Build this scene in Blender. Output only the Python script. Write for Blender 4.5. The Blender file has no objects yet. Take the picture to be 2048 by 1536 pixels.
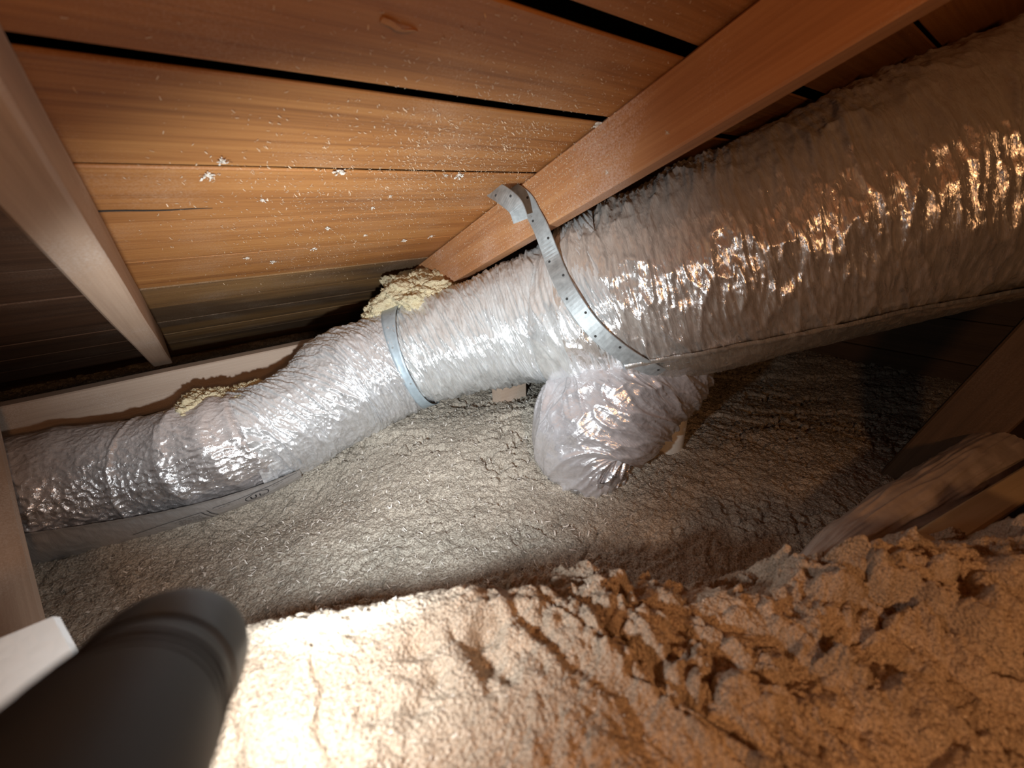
import bpy, bmesh, math, random
import numpy as np
from mathutils import Vector, Matrix

random.seed(5)
rng = np.random.default_rng(11)
SC = bpy.context.scene
COL = SC.collection
OZ = 0.60                      # the camera is 0.60 m above the datum

# ------------------------------------------------------------------ camera
cam_d = bpy.data.cameras.new('camera')
cam = bpy.data.objects.new('camera', cam_d)
COL.objects.link(cam)
cam.matrix_world = Matrix(((0.770271, 0.272263, -0.576677, 0.000000), (-0.637249, 0.293961, -0.712391, 0.000000), (-0.024437, 0.916220, 0.399929, 0.600000), (0, 0, 0, 1)))
cam_d.sensor_width = 36.0
cam_d.lens = 36.0 * 843.0 / 2048.0
cam_d.clip_start = 0.01
cam_d.dof.use_dof = True
cam_d.dof.focus_distance = 0.85
cam_d.dof.aperture_fstop = 4.6
SC.camera = cam

# ------------------------------------------------------------------ world, view
world = bpy.data.worlds.new('world')
SC.world = world
world.use_nodes = True
world.node_tree.nodes['Background'].inputs[0].default_value = (0.9, 0.75, 0.6, 1)
world.node_tree.nodes['Background'].inputs[1].default_value = 0.005
SC.view_settings.view_transform = 'Standard'
SC.view_settings.look = 'None'
SC.view_settings.gamma = 1.0
SC.view_settings.use_curve_mapping = False
SC.view_settings.exposure = 0.0

# ------------------------------------------------------------------ lights
def lamp(kind, name, loc, energy, color, radius, aim=None, angle=None, blend=1.0):
    d = bpy.data.lights.new(name, kind)
    d.energy = energy; d.color = color; d.shadow_soft_size = radius
    o = bpy.data.objects.new(name, d); COL.objects.link(o)
    o.location = loc
    if aim is not None:
        o.rotation_euler = (Vector(aim) - Vector(loc)).to_track_quat('-Z', 'Y').to_euler()
    if angle: d.spot_size = math.radians(angle); d.spot_blend = blend
    return o
TIP = Vector((-0.0361, 0.1559, 0.4506))
TORCH_DIR = Vector((0.1034, 0.9733, -0.6175)).normalized()
LAMP = TIP + TORCH_DIR*0.014 + Vector((0, 0, -0.010))
lamp('SPOT', 'torch_hot_beam', LAMP, 30, (0.88, 0.96, 1.0), 0.010, (0.4408, 0.9037, 0.3448), 100, 1.0)
lamp('SPOT', 'torch_spill', LAMP, 2.7, (1.0, 0.97, 0.93), 0.010, (0.2961, 0.5923, 0.0817), 160, 0.8)
lamp('POINT', 'attic_bulb', (0.0, -0.31, OZ + 0.06), 6.0, (1.0, 0.47, 0.19), 0.03)

# ------------------------------------------------------------------ numpy noise
def _hash(ix, iy, iz, seed):
    h = (ix.astype(np.int64)*374761393 + iy.astype(np.int64)*668265263 + iz.astype(np.int64)*2147483647 + seed*1274126177) & 0xffffffff
    h = ((h ^ (h >> 13))*1274126177) & 0xffffffff
    h = ((h ^ (h >> 16))*2246822519) & 0xffffffff
    return h ^ (h >> 15)
_G = np.array([[1,1,0],[-1,1,0],[1,-1,0],[-1,-1,0],[1,0,1],[-1,0,1],[1,0,-1],[-1,0,-1],[0,1,1],[0,-1,1],[0,1,-1],[0,-1,-1],[1,1,0],[0,-1,1],[-1,1,0],[0,-1,-1]], dtype=np.float32)
def perlin(x, y, z=None, seed=0):
    x = np.asarray(x, np.float32); y = np.asarray(y, np.float32)
    z = np.zeros_like(x) + 0.37 if z is None else np.asarray(z, np.float32)
    x0 = np.floor(x); y0 = np.floor(y); z0 = np.floor(z)
    fx, fy, fz = x-x0, y-y0, z-z0
    ix, iy, iz = x0.astype(np.int32), y0.astype(np.int32), z0.astype(np.int32)
    u = fx*fx*fx*(fx*(fx*6-15)+10); v = fy*fy*fy*(fy*(fy*6-15)+10); w = fz*fz*fz*(fz*(fz*6-15)+10)
    out = 0
    for dx in (0,1):
        for dy in (0,1):
            for dz in (0,1):
                g = _G[_hash(ix+dx, iy+dy, iz+dz, seed) & 15]
                d = g[...,0]*(fx-dx) + g[...,1]*(fy-dy) + g[...,2]*(fz-dz)
                out = out + d*(u if dx else 1-u)*(v if dy else 1-v)*(w if dz else 1-w)
    return out
def fbm(x, y, z=None, oct=4, seed=0, gain=0.5):
    a, s, t = 1.0, 0, 0
    for k in range(oct):
        s = s + a*perlin(x*2**k, y*2**k, None if z is None else z*2**k, seed+k*17); a *= gain
    return s
def ridged(x, y, z=None, seed=0, p=2.0):
    return np.clip(1-np.abs(perlin(x, y, z, seed))*2.2, 0, 1)**p
def cells(x, y, seed=0):
    """distance to the nearest jittered cell centre, and a random number of that cell"""
    ix = np.floor(x).astype(np.int32); iy = np.floor(y).astype(np.int32)
    best = np.full(x.shape, 9.0, np.float32); val = np.zeros(x.shape, np.float32)
    for dx in (-1,0,1):
        for dy in (-1,0,1):
            h = _hash(ix+dx, iy+dy, ix*0, seed)
            px = ix+dx + (h & 1023)/1023.0; py = iy+dy + ((h >> 10) & 1023)/1023.0
            d = np.sqrt((px-x)**2 + (py-y)**2)
            m = d < best
            best = np.where(m, d, best); val = np.where(m, ((h >> 20) & 255)/255.0, val)
    return best, val
def sstep(a, b, x):
    t = np.clip((x-a)/(b-a), 0, 1); return t*t*(3-2*t)

# ------------------------------------------------------------------ materials
def mat(name):
    m = bpy.data.materials.new(name); m.use_nodes = True
    nt = m.node_tree; b = nt.nodes['Principled BSDF']
    def nd(t, **k):
        n = nt.nodes.new(t)
        for a, v in k.items():
            if a in n.inputs.keys(): n.inputs[a].default_value = v
            else: setattr(n, a, v)
        return n
    def ln(a, ao, c, ci): nt.links.new(a.outputs[ao], c.inputs[ci])
    return m, b, nd, ln
def ramp(nd, stops):
    r = nd('ShaderNodeValToRGB'); e = r.color_ramp.elements
    while len(e) < len(stops): e.new(0.5)
    for k, (p, c) in enumerate(stops): e[k].position = p; e[k].color = (*c, 1) if len(c) == 3 else c
    return r
def wood_mat(name, c_dark, c_mid, c_light, dust=0.2, dust_col=(0.62, 0.50, 0.40), rough=0.62, stain=None):
    m, b, nd, ln = mat(name)
    tc = nd('ShaderNodeTexCoord'); oi = nd('ShaderNodeObjectInfo')
    off = nd('ShaderNodeVectorMath', operation='MULTIPLY'); off.inputs[1].default_value = (7.3, 3.1, 5.7)
    ln(oi, 'Random', off, 0)
    ad = nd('ShaderNodeVectorMath', operation='ADD'); ln(tc, 'Object', ad, 0); ln(off, 0, ad, 1)
    mp = nd('ShaderNodeMapping'); mp.inputs['Scale'].default_value = (1.4, 22, 22); ln(ad, 0, mp, 'Vector')
    n1 = nd('ShaderNodeTexNoise', Scale=1.0, Detail=6.0, Roughness=0.6, Distortion=0.7); ln(mp, 0, n1, 'Vector')
    mp2 = nd('ShaderNodeMapping'); mp2.inputs['Scale'].default_value = (5, 260, 260); ln(ad, 0, mp2, 'Vector')
    n2 = nd('ShaderNodeTexNoise', Scale=1.0, Detail=3.0); ln(mp2, 0, n2, 'Vector')
    mp3 = nd('ShaderNodeMapping'); mp3.inputs['Scale'].default_value = (1.6, 7, 7); ln(ad, 0, mp3, 'Vector')
    n3 = nd('ShaderNodeTexNoise', Scale=1.0, Detail=2.0); ln(mp3, 0, n3, 'Vector')
    mx = nd('ShaderNodeMath', operation='MULTIPLY_ADD'); ln(n2, 'Fac', mx, 0); mx.inputs[1].default_value = 0.34
    s1 = nd('ShaderNodeMath', operation='MULTIPLY'); ln(n1, 'Fac', s1, 0); s1.inputs[1].default_value = 0.66
    ln(s1, 0, mx, 2)
    r = ramp(nd, [(0.30, c_dark), (0.50, c_mid), (0.68, c_light)]); ln(mx, 0, r, 'Fac')
    hs = nd('ShaderNodeHueSaturation'); ln(r, 'Color', hs, 'Color')
    vv = nd('ShaderNodeMapRange'); vv.inputs['To Min'].default_value = 0.9; vv.inputs['To Max'].default_value = 1.1
    ln(oi, 'Random', vv, 'Value'); ln(vv, 0, hs, 'Value')
    col = hs
    if stain:                                         # old damp stain: broad dark bands with their own edges
        rs = ramp(nd, [(0.42, (0,0,0)), (0.60, (1,1,1))]); ln(n3, 'Fac', rs, 'Fac')
        sm = nd('ShaderNodeMixRGB', blend_type='MIX'); sm.inputs[2].default_value = (*stain, 1)
        k = nd('ShaderNodeMath', operation='MULTIPLY'); k.inputs[1].default_value = 0.8; ln(rs, 'Color', k, 0)
        ln(k, 0, sm, 0); ln(hs, 'Color', sm, 1); col = sm
    # dust film: fine speckle gathered in patches
    d1 = nd('ShaderNodeTexNoise', Scale=420.0, Detail=3.0, Roughness=0.7); ln(ad, 0, d1, 'Vector')
    d2 = nd('ShaderNodeTexNoise', Scale=9.0, Detail=4.0); ln(ad, 0, d2, 'Vector')
    da = nd('ShaderNodeMath', operation='MULTIPLY'); ln(d1, 'Fac', da, 0); ln(d2, 'Fac', da, 1)
    dr = ramp(nd, [(0.26 , (0,0,0)), (0.42, (1,1,1))]); ln(da, 0, dr, 'Fac')
    dk = nd('ShaderNodeMath', operation='MULTIPLY'); dk.inputs[1].default_value = dust; ln(dr, 'Color', dk, 0)
    dm = nd('ShaderNodeMixRGB'); dm.inputs[2].default_value = (*dust_col, 1)
    ln(dk, 0, dm, 0); ln(col, 'Color', dm, 1)
    ln(dm, 'Color', b, 'Base Color')
    b.inputs['Roughness'].default_value = rough
    bp = nd('ShaderNodeBump', Strength=0.35, Distance=0.002); ln(mx, 0, bp, 'Height')
    bp2 = nd('ShaderNodeBump', Strength=0.25, Distance=0.001); ln(d1, 'Fac', bp2, 'Height'); ln(bp, 0, bp2, 'Normal')
    ln(bp2, 0, b, 'Normal')
    return m
def foil_mat(name, dust_base=0.35, dust_top=0.5, scrim=0.0, bump=0.5, tint=(0.80, 0.80, 0.82), rough=0.22, dust_col=(0.55, 0.53, 0.50), crease=(1.3, 0.22)):
    m, b, nd, ln = mat(name)
    tc = nd('ShaderNodeTexCoord'); geo = nd('ShaderNodeNewGeometry')
    uvn = nd('ShaderNodeUVMap'); uvn.uv_map = 'skin'
    mpu = nd('ShaderNodeMapping'); mpu.inputs['Scale'].default_value = (crease[0], crease[1], 1); ln(uvn, 0, mpu, 'Vector')
    n1 = nd('ShaderNodeTexNoise', Scale=1.0, Detail=4.0, Roughness=0.6, Distortion=0.8); ln(mpu, 0, n1, 'Vector')
    v1 = nd('ShaderNodeTexVoronoi', Scale=95.0, feature='DISTANCE_TO_EDGE'); 
    wv = nd('ShaderNodeMixRGB', blend_type='ADD'); wv.inputs[0].default_value = 0.03
    ln(tc, 'Object', wv, 1); ln(n1, 'Color', wv, 2); ln(wv, 'Color', v1, 'Vector')
    n3 = nd('ShaderNodeTexNoise', Scale=260.0, Detail=2.0); ln(tc, 'Object', n3, 'Vector')
    # dust lies where the skin faces up, broken by noise
    sx = nd('ShaderNodeSeparateXYZ'); ln(geo, 'Normal', sx, 0)
    mr = nd('ShaderNodeMapRange'); mr.inputs['From Min'].default_value = 0.05; mr.inputs['From Max'].default_value = 0.95
    mr.inputs['To Min'].default_value = dust_base; mr.inputs['To Max'].default_value = dust_base + dust_top
    ln(sx, 'Z', mr, 'Value')
    nz = nd('ShaderNodeMath', operation='MULTIPLY_ADD'); nz.inputs[1].default_value = 0.7; nz.inputs[2].default_value = -0.35; ln(n1, 'Fac', nz, 0)
    sm = nd('ShaderNodeMath', operation='ADD', use_clamp=True); ln(mr, 0, sm, 0); ln(nz, 0, sm, 1)
    b.inputs['Base Color'].default_value = (*tint, 1); b.inputs['Metallic'].default_value = 1.0
    b.inputs['Roughness'].default_value = rough
    df = nd('ShaderNodeBsdfPrincipled', Roughness=0.55); df.inputs['Base Color'].default_value = (*dust_col, 1)
    mixs = nd('ShaderNodeMixShader'); ln(sm, 0, mixs, 0); ln(b, 0, mixs, 1); ln(df, 0, mixs, 2)
    bp = nd('ShaderNodeBump', Strength=bump, Distance=0.004); ln(n1, 'Fac', bp, 'Height')
    bp2 = nd('ShaderNodeBump', Strength=bump*0.7, Distance=0.002); ln(v1, 'Distance', bp2, 'Height'); ln(bp, 0, bp2, 'Normal')
    last = bp2
    if scrim:
        at = nd('ShaderNodeUVMap'); at.uv_map = 'skin'
        br = nd('ShaderNodeTexBrick', Scale=1.0); br.offset = 0.0
        br.inputs['Mortar Size'].default_value = 0.06; br.inputs['Brick Width'].default_value = 1.0; br.inputs['Row Height'].default_value = 1.0
        ln(at, 0, br, 'Vector')
        bp3 = nd('ShaderNodeBump', Strength=scrim, Distance=0.0015); ln(br, 'Fac', bp3, 'Height'); ln(bp2, 0, bp3, 'Normal'); last = bp3
    ln(last, 0, b, 'Normal'); ln(last, 0, df, 'Normal')
    out = [n for n in m.node_tree.nodes if n.type == 'OUTPUT_MATERIAL'][0]
    ln(mixs, 0, out, 'Surface')
    return m
def fluff_mat(name, c1, c2, c3, scale=1.0, bump=0.6):
    m, b, nd, ln = mat(name)
    tc = nd('ShaderNodeTexCoord')
    n1 = nd('ShaderNodeTexNoise', Scale=330.0*scale, Detail=4.0, Roughness=0.7); ln(tc, 'Object', n1, 'Vector')
    n2 = nd('ShaderNodeTexNoise', Scale=14.0*scale, Detail=4.0); ln(tc, 'Object', n2, 'Vector')
    v = nd('ShaderNodeTexVoronoi', Scale=260.0*scale); ln(tc, 'Object', v, 'Vector')
    r1 = ramp(nd, [(0.32, c1), (0.5, c2), (0.7, c3)]); ln(n1, 'Fac', r1, 'Fac')
    hs = nd('ShaderNodeHueSaturation'); ln(r1, 'Color', hs, 'Color')
    mr = nd('ShaderNodeMapRange'); mr.inputs['From Min'].default_value = 0.3; mr.inputs['From Max'].default_value = 0.7; mr.inputs['To Min'].default_value = 0.85; mr.inputs['To Max'].default_value = 1.12
    ln(n2, 'Fac', mr, 'Value'); ln(mr, 0, hs, 'Value')
    ln(hs, 'Color', b, 'Base Color'); b.inputs['Roughness'].default_value = 0.95
    b.inputs['Specular IOR Level'].default_value = 0.1
    bp = nd('ShaderNodeBump', Strength=bump, Distance=0.003); ln(n1, 'Fac', bp, 'Height')
    bp2 = nd('ShaderNodeBump', Strength=bump*0.8, Distance=0.003, invert=True); ln(v, 'Distance', bp2, 'Height'); ln(bp, 0, bp2, 'Normal')
    ln(bp2, 0, b, 'Normal')
    return m
def plain_mat(name, col, rough=0.5, metal=0.0, bump=0.0, scale=60.0, var=0.12):
    m, b, nd, ln = mat(name)
    tc = nd('ShaderNodeTexCoord')
    n = nd('ShaderNodeTexNoise', Scale=scale, Detail=4.0); ln(tc, 'Object', n, 'Vector')
    lo = tuple(max(0, c*(1-var)) for c in col); hi = tuple(min(1, c*(1+var)) for c in col)
    r = ramp(nd, [(0.3, lo), (0.7, hi)]); ln(n, 'Fac', r, 'Fac'); ln(r, 'Color', b, 'Base Color')
    b.inputs['Roughness'].default_value = rough; b.inputs['Metallic'].default_value = metal
    if bump:
        bp = nd('ShaderNodeBump', Strength=bump, Distance=0.002); ln(n, 'Fac', bp, 'Height'); ln(bp, 0, b, 'Normal')
    return m

M = {}
M['board'] = wood_mat('roof_board_wood', (0.17, 0.060, 0.016), (0.35, 0.142, 0.038), (0.47, 0.215, 0.064), dust=0.22, dust_col=(0.62, 0.44, 0.30))
M['board_dark'] = wood_mat('dark_board_wood', (0.07, 0.034, 0.02), (0.13, 0.065, 0.035), (0.20, 0.10, 0.055), dust=0.15)  # darker brown all over, for the boards left of the left rafter
M['board_low'] = wood_mat('eave_board_wood', (0.17, 0.085, 0.032), (0.32, 0.17, 0.062), (0.44, 0.25, 0.10), dust=0.25, stain=(0.09, 0.055, 0.032))
M['rafter'] = wood_mat('rafter_wood', (0.26, 0.11, 0.045), (0.37, 0.17, 0.07), (0.45, 0.23, 0.10), dust=0.55, dust_col=(0.60, 0.44, 0.36))
M['rafter_dusty'] = wood_mat('dusty_rafter_wood', (0.34, 0.22, 0.15), (0.44, 0.30, 0.21), (0.52, 0.36, 0.26), dust=0.6, dust_col=(0.62, 0.52, 0.45))
M['plate'] = wood_mat('dusty_plate_wood', (0.36, 0.26, 0.20), (0.46, 0.35, 0.27), (0.54, 0.42, 0.33), dust=0.8, dust_col=(0.62, 0.53, 0.46))
M['web'] = wood_mat('web_wood', (0.07, 0.042, 0.022), (0.11, 0.066, 0.034), (0.15, 0.09, 0.048), dust=0.15, dust_col=(0.25, 0.19, 0.15))
M['pale_wood'] = wood_mat('pale_wood', (0.46, 0.36, 0.20), (0.58, 0.46, 0.28), (0.66, 0.54, 0.35), dust=0.3)
M['felt'] = plain_mat('roofing_felt', (0.02, 0.018, 0.016), 0.95)
M['foil_trunk'] = foil_mat('dusty_trunk_foil', 0.42, 0.45, 0.0, 0.45, dust_col=(0.50, 0.46, 0.42))
M['foil_mid'] = foil_mat('bright_wrap_foil', 0.45, 0.35, 0.0, 0.45, dust_col=(0.62, 0.64, 0.64))
M['foil_elbow'] = foil_mat('elbow_foil', 0.40, 0.42, 0.12, 0.5, crease=(1.1, 0.35), dust_col=(0.60, 0.61, 0.62))
M['foil_left'] = foil_mat('scrim_foil', 0.25, 0.75, 0.35, 0.5, crease=(0.9, 0.7), dust_col=(0.54, 0.50, 0.49))
M['foil_branch'] = foil_mat('branch_foil', 0.45, 0.42, 0.08, 0.45, crease=(1.0, 0.16), dust_col=(0.48, 0.47, 0.49))
M['foil_seam'] = foil_mat('seam_foil', 0.35, 0.3, 0.55, 0.25, dust_col=(0.42, 0.40, 0.35))
M['foil_tape'] = foil_mat('crumpled_tape_foil', 0.30, 0.2, 0.0, 0.8, tint=(0.62, 0.62, 0.64), dust_col=(0.35, 0.34, 0.34))
M['foil_print'] = foil_mat('printed_lap_foil', 0.75, 0.2, 0.15, 0.2, dust_col=(0.40, 0.38, 0.37))
M['ink'] = plain_mat('grey_print_ink', (0.03, 0.03, 0.033), 0.6)
M['steel'] = plain_mat('galvanised_steel', (0.36, 0.39, 0.40), 0.5, 0.45, 0.12, 90, 0.2)
M['hole'] = plain_mat('strap_hole_dark', (0.03, 0.03, 0.03), 0.9)
M['band'] = plain_mat('pale_band', (0.42, 0.51, 0.57), 0.5, 0.3, 0.15, 80, 0.12)
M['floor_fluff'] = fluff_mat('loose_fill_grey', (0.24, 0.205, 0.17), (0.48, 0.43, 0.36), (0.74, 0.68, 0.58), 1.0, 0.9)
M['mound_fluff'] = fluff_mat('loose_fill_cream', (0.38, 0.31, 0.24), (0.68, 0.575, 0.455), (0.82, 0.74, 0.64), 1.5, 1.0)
M['clump_fluff'] = fluff_mat('loose_fill_yellow', (0.50, 0.43, 0.27), (0.66, 0.58, 0.39), (0.76, 0.69, 0.50), 1.0)
M['fibre'] = plain_mat('white_fibre', (0.78, 0.74, 0.68), 0.9)
M['tuft'] = plain_mat('tuft_fluff', (0.62, 0.57, 0.50), 0.95)
M['dust'] = plain_mat('dust_fleck', (0.60, 0.45, 0.31), 0.9)
M['pipe'] = plain_mat('white_pvc', (0.72, 0.71, 0.66), 0.4)
M['black'] = plain_mat('black_anodised', (0.004, 0.0035, 0.0035), 0.5, 0.0, 0.05, 200, 0.2)
M['black_rubber'] = plain_mat('black_rubber', (0.004, 0.0035, 0.0035), 0.6)
M['glass'] = plain_mat('torch_lens', (0.85, 0.87, 0.9), 0.1)
M['white_foil'] = foil_mat('white_facing', 0.65, 0.1, 0.0, 0.35, dust_col=(0.78, 0.86, 0.90))
M['pink_batt'] = plain_mat('dusty_plastic', (0.46, 0.40, 0.35), 0.25, 0.0, 0.08, 40, 0.15)

# ------------------------------------------------------------------ object helpers
def tag(o, label=None, cat=None, group=None, kind=None):
    if label: o['label'] = label
    if cat: o['category'] = cat
    if group: o['group'] = group
    if kind: o['kind'] = kind
    return o
def empty(name, loc=(0,0,0)):
    o = bpy.data.objects.new(name, None); COL.objects.link(o); o.location = loc
    o.empty_display_size = 0.05
    return o
def link(name, me, m, parent=None):
    if m is not None: me.materials.append(m)
    o = bpy.data.objects.new(name, me); COL.objects.link(o)
    if parent is not None:
        o.parent = parent
        o.matrix_parent_inverse = Matrix.Translation(parent.location).inverted() if parent.parent is None else Matrix.Identity(4)
        if parent.parent is not None:
            o.matrix_parent_inverse = Matrix.Identity(4)
            o.parent = parent
    return o
def grid_mesh(name, P, closed_v=False, uv=None, smooth=True):
    """P: (nu, nv, 3) array -> quad grid mesh"""
    nu, nv = P.shape[:2]
    me = bpy.data.meshes.new(name)
    me.vertices.add(nu*nv); me.vertices.foreach_set('co', P.reshape(-1).astype(np.float32))
    I = np.arange(nu*nv).reshape(nu, nv)
    if closed_v: J = np.concatenate([I, I[:, :1]], 1)
    else: J = I
    q = np.stack([J[:-1,:-1], J[1:,:-1], J[1:,1:], J[:-1,1:]], -1).reshape(-1, 4)
    n = len(q)
    me.loops.add(n*4); me.loops.foreach_set('vertex_index', q.reshape(-1).astype(np.int32))
    me.polygons.add(n); me.polygons.foreach_set('loop_start', np.arange(0, n*4, 4, dtype=np.int32))
    me.polygons.foreach_set('loop_total', np.full(n, 4, np.int32))
    if smooth: me.polygons.foreach_set('use_smooth', np.ones(n, bool))
    if uv is not None:
        l = me.uv_layers.new(name='skin')
        ju = uv.reshape(-1, 2)
        if closed_v:
            UVJ = np.concatenate([uv, uv[:, :1] + (uv[:, -1:]-uv[:, -2:-1])*1.0 + (uv[:, -1:]-uv[:, :1])], 1)
            UVJ[:, -1] = uv[:, -1] + (uv[:, -1]-uv[:, -2])
            w = np.stack([UVJ[:-1,:-1], UVJ[1:,:-1], UVJ[1:,1:], UVJ[:-1,1:]], 2).reshape(-1)
        else:
            w = np.stack([uv[:-1,:-1], uv[1:,:-1], uv[1:,1:], uv[:-1,1:]], 2).reshape(-1)
        l.data.foreach_set('uv', w.astype(np.float32))
    me.update(calc_edges=True)
    return me
def plank_mesh(name, lx, ly, lz, bevel=0.0015, warp=0.0, segs=24):
    """a board along local x from 0..lx, centred on y, from 0..lz in z"""
    bm = bmesh.new()
    rings = []
    b = bevel
    prof = [(-ly/2+b, 0), (ly/2-b, 0), (ly/2, b), (ly/2, lz-b), (ly/2-b, lz), (-ly/2+b, lz), (-ly/2, lz-b), (-ly/2, b)]
    ph = random.random()*9
    for k in range(segs+1):
        x = lx*k/segs
        wy = warp*math.sin(x*5.1+ph) + warp*0.5*math.sin(x*13+ph*2)
        wy2 = warp*math.sin(x*4.3+ph*3) + warp*0.6*math.sin(x*17+ph)
        rings.append([bm.verts.new((x, y + (wy if y > 0 else wy2), z)) for y, z in prof])
    for a, c in zip(rings, rings[1:]):
        for i in range(8): bm.faces.new((a[i], a[(i+1) % 8], c[(i+1) % 8], c[i]))
    bm.faces.new(rings[0][::-1]); bm.faces.new(rings[-1])
    bmesh.ops.recalc_face_normals(bm, faces=bm.faces)
    me = bpy.data.meshes.new(name); bm.to_mesh(me); bm.free()
    return me
def frame(origin, xa, ya):
    x = Vector(xa).normalized(); y = Vector(ya); y = (y - x*y.dot(x)).normalized(); z = x.cross(y)
    m = Matrix((x, y, z)).transposed().to_4x4(); m.translation = Vector(origin)
    return m
def plank(name, m, origin, xa, ya, lx, ly, lz, parent=None, **k):
    me = plank_mesh(name, lx, ly, lz, **k); me.materials.append(m)
    o = bpy.data.objects.new(name, me); COL.objects.link(o)
    W = frame(origin, xa, ya)
    if parent is not None:
        o.parent = parent; o.matrix_parent_inverse = parent.matrix_basis.inverted()
    o.matrix_basis = W
    return o

# ------------------------------------------------------------------ setting: roof
SL = math.radians(22.6)
RD = Vector((0, math.cos(SL), -math.sin(SL)))          # down the slope
NU = Vector((0, math.sin(SL), math.cos(SL)))           # out of the roof, upward
CAMP = Vector((0, 0, OZ))
def roofpt(e, r, n): return CAMP + Vector((e, 0, 0)) + RD*r + NU*n
NS, NB = 0.265, 0.176                                   # sheathing underside and rafter underside

ceiling = empty('ceiling', roofpt(0.5, 0.6, NS))
tag(ceiling, kind='structure')
edges = [-0.76, -0.62, -0.47, -0.325, -0.18, -0.035, 0.105, 0.245, 0.382, 0.537, 0.676, 0.826, 0.975, 1.125, 1.275, 1.43, 1.575, 1.725, 1.87, 2.02, 2.17]
gap = {0.245: 0.022, 0.382: 0.022, 1.125: 0.003, 1.725: 0.006}
for a, b_ in zip(edges, edges[1:]):
    ga = gap.get(a, 0.0005); gb = gap.get(b_, 0.0005)
    w = (b_-gb/2) - (a+ga/2); c = (a+b_)/2
    low = a > 0.9
    lift = {0.105: 0.003, 0.245: 0.0, 0.382: 0.0012, 0.537: 0.0004, 0.676: 0.0012}.get(a, random.uniform(0, .0015))
    # butt joints of the boards fall on the rafters
    plank('board', M['board_low'] if low else M['board'], roofpt(-0.047, c, NS+lift), (1,0,0), RD, 2.75, w, 0.0045, ceiling, warp=0.0009, segs=40)
    plank('board', M['board_dark'], roofpt(-1.0, c, NS+lift), (1,0,0), RD, 0.952, w, 0.0045, ceiling, warp=0.0009, segs=20)
me = plank_mesh('felt', 3.75, 3.0, 0.004)
felt = bpy.data.objects.new('roofing_felt', me); me.materials.append(M['felt']); COL.objects.link(felt)
felt.parent = ceiling; felt.matrix_parent_inverse = ceiling.matrix_basis.inverted()
felt.matrix_basis = frame(roofpt(-1.0, 0.70, NS+0.034), (1,0,0), RD)

def rafter(name, e_left, label, m, r0=-0.75, r1=1.43):
    # local x runs down the slope, local z points up out of the roof
    o = plank(name, m, roofpt(e_left+0.019, r0, NB), RD, (1,0,0), r1-r0, 0.038, NS-NB-0.0005, None, bevel=0.003, warp=0.0006, segs=60)
    if o.matrix_basis.to_3x3().col[2].dot(NU) < 0:
        o.matrix_basis = frame(roofpt(e_left+0.019, r0, NB), RD, (-1,0,0))
    tag(o, label, 'rafter', 'roof rafters')
    return o
rafter('rafter', 0.540, 'orange-brown roof rafter running above the big foil duct, metal strap nailed on it', M['rafter'], r1=1.20)
rafter('rafter', -0.070, 'pale dusty roof rafter at left, overhead, its foot on the eave plate', M['rafter_dusty'], r1=1.345)

# eave plate: on edge, faces the camera
pl = plank('eave_plate', M['plate'], (-1.0, 1.229, OZ-0.339-0.0445), (1,0,0), (0,0,1), 2.6, 0.089, 0.038, None, bevel=0.003, warp=0.0012, segs=50)
tag(pl, 'dusty pinkish timber plate along the eave, behind the left duct', 'timber')

# ------------------------------------------------------------------ loose-fill floor
def floor_height(x, y):
    """broad form only"""
    z = -0.505 + 0.018*fbm(x*2.1+3, y*2.1+1, oct=3, seed=4)
    z = z - 0.10*sstep(0.75, 1.6, x) + 0.02*sstep(0.7, 1.2, y)
    z = z - 0.035*np.exp(-(((x+0.25)/0.35)**2 + ((y-0.75)/0.25)**2))
    z = z - 0.035*np.exp(-((y-0.86)/0.12)**2)*sstep(0.35, 0.12, x)
    z = z - 0.035*np.exp(-((x-0.06)/0.14)**2-((y-0.83)/0.13)**2)
    z = z + 0.045*np.exp(-(((x-0.62)/0.16)**2 + ((y-0.62)/0.14)**2))
    return z
nx, ny = 980, 700
gx = np.linspace(-0.85, 2.0, nx); gy = np.linspace(-0.05, 1.96, ny)
X, Y = np.meshgrid(gx, gy, indexing='ij'); X = X.astype(np.float32); Y = Y.astype(np.float32)
Z = floor_height(X, Y)
wx = X + 0.012*fbm(X*9, Y*9, oct=3, seed=21); wy = Y + 0.012*fbm(X*9, Y*9, oct=3, seed=22)
d1, v1 = cells(wx*70, wy*70, 3); d2, v2 = cells(X*150, Y*150, 5); d0, v0 = cells(wx*26, wy*26, 8)
Z = Z + 0.007*(1-d0)*v0 + 0.0058*(1-d1*1.1)*(0.3+0.7*v1) + 0.0048*(1-d2)*(0.2+0.8*v2)
Z = Z + 0.0025*fbm(X*160, Y*160, oct=2, seed=9)
# fissures: long, roughly along the eave, one lip higher than the other
AL, AC = 0.77*X - 0.64*Y, 0.64*X + 0.77*Y      # across the view / away from it
cr = perlin(AL*2.6, AC*9, seed=31) + 0.45*perlin(AL*12, AC*26, seed=32) + 0.25*perlin(X*60, Y*60, seed=34)
far = sstep(0.55, 1.0, AC)
crk = np.exp(-(cr/0.05)**2)*sstep(-0.15, 0.2, perlin(X*4, Y*4, seed=33) + 0.5*far - 0.25)
Z = Z - 0.013*crk + 0.007*far*sstep(0, 0.15, cr)
cr2 = perlin(X*9, Y*9, seed=35) + 0.5*perlin(X*30, Y*30, seed=36)
Z = Z - 0.006*np.exp(-(cr2/0.03)**2)*sstep(0, 0.3, perlin(X*5, Y*5, seed=37)+0.1)
fl = grid_mesh('floor', np.stack([X, Y, Z+OZ], -1))
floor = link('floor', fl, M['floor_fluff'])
tag(floor, 'grey beige loose-fill insulation covering the attic floor under the ducts', 'insulation', kind='structure')

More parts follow.
